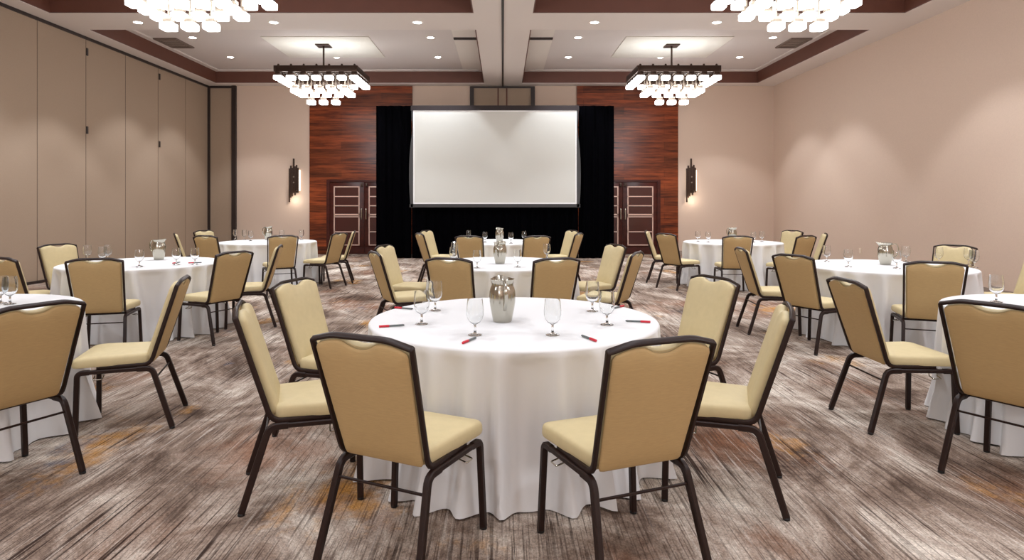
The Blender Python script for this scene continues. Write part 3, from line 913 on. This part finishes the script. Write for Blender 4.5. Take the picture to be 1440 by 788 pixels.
for px, py, rz, lb in ((706.5, 452, radians(100), 'on the near centre table, largest in view'), (703, 371, radians(70), 'on the middle centre table'), (702.5, 340.5, radians(110), 'on the table by the screen'),
                       (223.5, 365.5, radians(-12), 'with its handle to the left, on the left middle table'), (377, 337.5, radians(60), 'on the far left table'),
                       (1030, 339.5, radians(-60), 'on the far right table'), (1245, 372.5, radians(150), 'on the right middle table')):
    if p0 is None:
        p0 = make_pitcher(); p0.location = on_table(px, py); p0.rotation_euler = (0, 0, rz); tag(p0, 'stainless steel water pitcher ' + lb, 'pitcher', 'steel water pitchers')
    else: dup(p0, on_table(px, py), rz, 'stainless steel water pitcher ' + lb)

def make_pen():
    root = empty('pen')
    def rod(x0, x1, r0, r1):
        b_ = lathe(BM(), [(0, x0), (r0, x0), (r0, x0 + .002), (r1, x1 - .002), (r1 * .8, x1), (0, x1)], 14)
        bmesh.ops.rotate(b_, verts=b_.verts, cent=(0, 0, 0), matrix=Matrix.Rotation(pi / 2, 3, 'Y')); bmesh.ops.translate(b_, verts=b_.verts, vec=(0, 0, .0066)); return b_
    obj('cap', rod(.015, .07, .0064, .0064), M['penred'], root)['label'] = 'red cap'
    obj('barrel', rod(-.06, .015, .0055, .0055), M['pendark'], root)['label'] = 'grey barrel'
    obj('tip', rod(-.07, -.06, .002, .005), M['pentip'], root)
    return root
pn = None
for a, b2, lb in (((534, 461), (568, 459), 'leftmost on the near centre table, red end left'), ((556, 434), (580, 436), 'far left on the near centre table behind the leftmost one'),
                  ((649, 485), (671, 476), 'before the goblet left of the pitcher, near centre table'), ((840, 482), (816, 473), 'before the goblet right of the pitcher, near centre table'),
                  ((914, 454.5), (880, 453), 'rightmost on the near centre table, red end right'), ((877, 431.5), (862, 435), 'far right on the near centre table, by the edge-on chair'),
                  ((190, 373), (205, 377), 'on the left middle table, left of the handled pitcher'), ((243, 371), (253, 369.5), 'on the left middle table, right of the handled pitcher'),
                  ((268, 370.5), (281, 370), 'on the left middle table, near its right rim')):
    A = Vector(on_table(*a, ZI)); B = Vector(on_table(*b2, ZI)); c = (A + B) / 2; dv = A - B
    rz = atan2(dv.y, dv.x)
    if pn is None:
        pn = make_pen(); pn.location = c; pn.rotation_euler = (0, 0, rz); tag(pn, 'red-capped pen ' + lb, 'pen', 'pens on the tables')
    else: dup(pn, c, rz, 'red-capped pen ' + lb)

# ------------------------------------------------------------------ wall outlet
d = XR * F / (1210 - XV); p = at_d(1210, 353, d)
root = empty('wall_outlet', (XR, p.y, p.z)); tag(root, 'small pale outlet plate low on the plain right wall', 'wall outlet')
b_ = BM(); box(b_, -.008, 0, -.04, .04, -.06, .06, .002); obj('plate', b_, M['outlet'], root)
b_ = BM()
for z in (-.025, .025): box(b_, -.011, -.008, -.016, .016, z - .014, z + .014, .001)
obj('sockets', b_, M['trimwhite'], root)

# ------------------------------------------------------------------ lights
def spot(x, y, z, power, ang=88, blend=.35, size=.06, col=(.95, 1.0, 1.07)):
    l = bpy.data.lights.new('spot', 'SPOT'); l.energy = power; l.spot_size = radians(ang); l.spot_blend = blend; l.shadow_soft_size = size; l.color = col
    o = bpy.data.objects.new('spot', l); COL.objects.link(o); o.location = (x, y, z)
    return o
ROWY = [16.0, 14.07, 11.7, 9.6, 7.6, 5.1, 2.9, .9, -1.5, -4]
for y in ROWY:
    for x in XSPOT:
        low = y in (11.7, 5.1, -1.5)
        if not low and y != 16.0 and x in (-4.2, 3.98): continue
        if y == 11.7 and x == 6.05: continue
        spot(x, y, (ZS if low else ZC) - .03, 185 if y > 6 else 128)
for y, e in ((CHY[0], 50), (CHY[1], 58), (2.3, 90), (-4.0, 280)):  # overhead and rear rows have no chandelier; rear row is added fill
    for x in CHX:
        l = bpy.data.lights.new('chandelier_and_fill_light', 'POINT'); l.shadow_soft_size = .45; l.energy = e; l.color = (.94, 1.0, 1.08)
        o = bpy.data.objects.new('chandelier_and_fill_light', l); COL.objects.link(o); o.location = (x, y, ZC - 2.0)
        if y < -3: continue
        l = bpy.data.lights.new('uplight', 'AREA'); l.shape = 'RECTANGLE'; l.size = 2.1; l.size_y = 1.7; l.energy = 4.5; l.color = (.94, 1.0, 1.08)
        o = bpy.data.objects.new('uplight', l); COL.objects.link(o); o.location = (x, y + .2, ZC - .45); o.rotation_euler = (pi, 0, 0)
for px in (415, 971):
    p = at_d(px, 254, YW)
    for dz in (-.42,):
        l = bpy.data.lights.new('sconce', 'POINT'); l.shadow_soft_size = .05; l.energy = 3; l.color = (1, .88, .74)
        o = bpy.data.objects.new('sconce', l); COL.objects.link(o); o.location = (p.x, YW - .2, p.z + dz * 1.3)

w = bpy.data.worlds.new('world'); scene.world = w; w.use_nodes = True
w.node_tree.nodes['Background'].inputs[0].default_value = (.5, .46, .42, 1); w.node_tree.nodes['Background'].inputs[1].default_value = .1
scene.view_settings.view_transform = 'Standard'
scene.view_settings.look = 'None'
scene.view_settings.exposure = .1
scene.cycles.max_bounces = 8
scene.cycles.diffuse_bounces = 4
scene.cycles.transmission_bounces = 8
scene.cycles.caustics_refractive = False
scene.cycles.caustics_reflective = False
scene.cycles.sample_clamp_indirect = 4
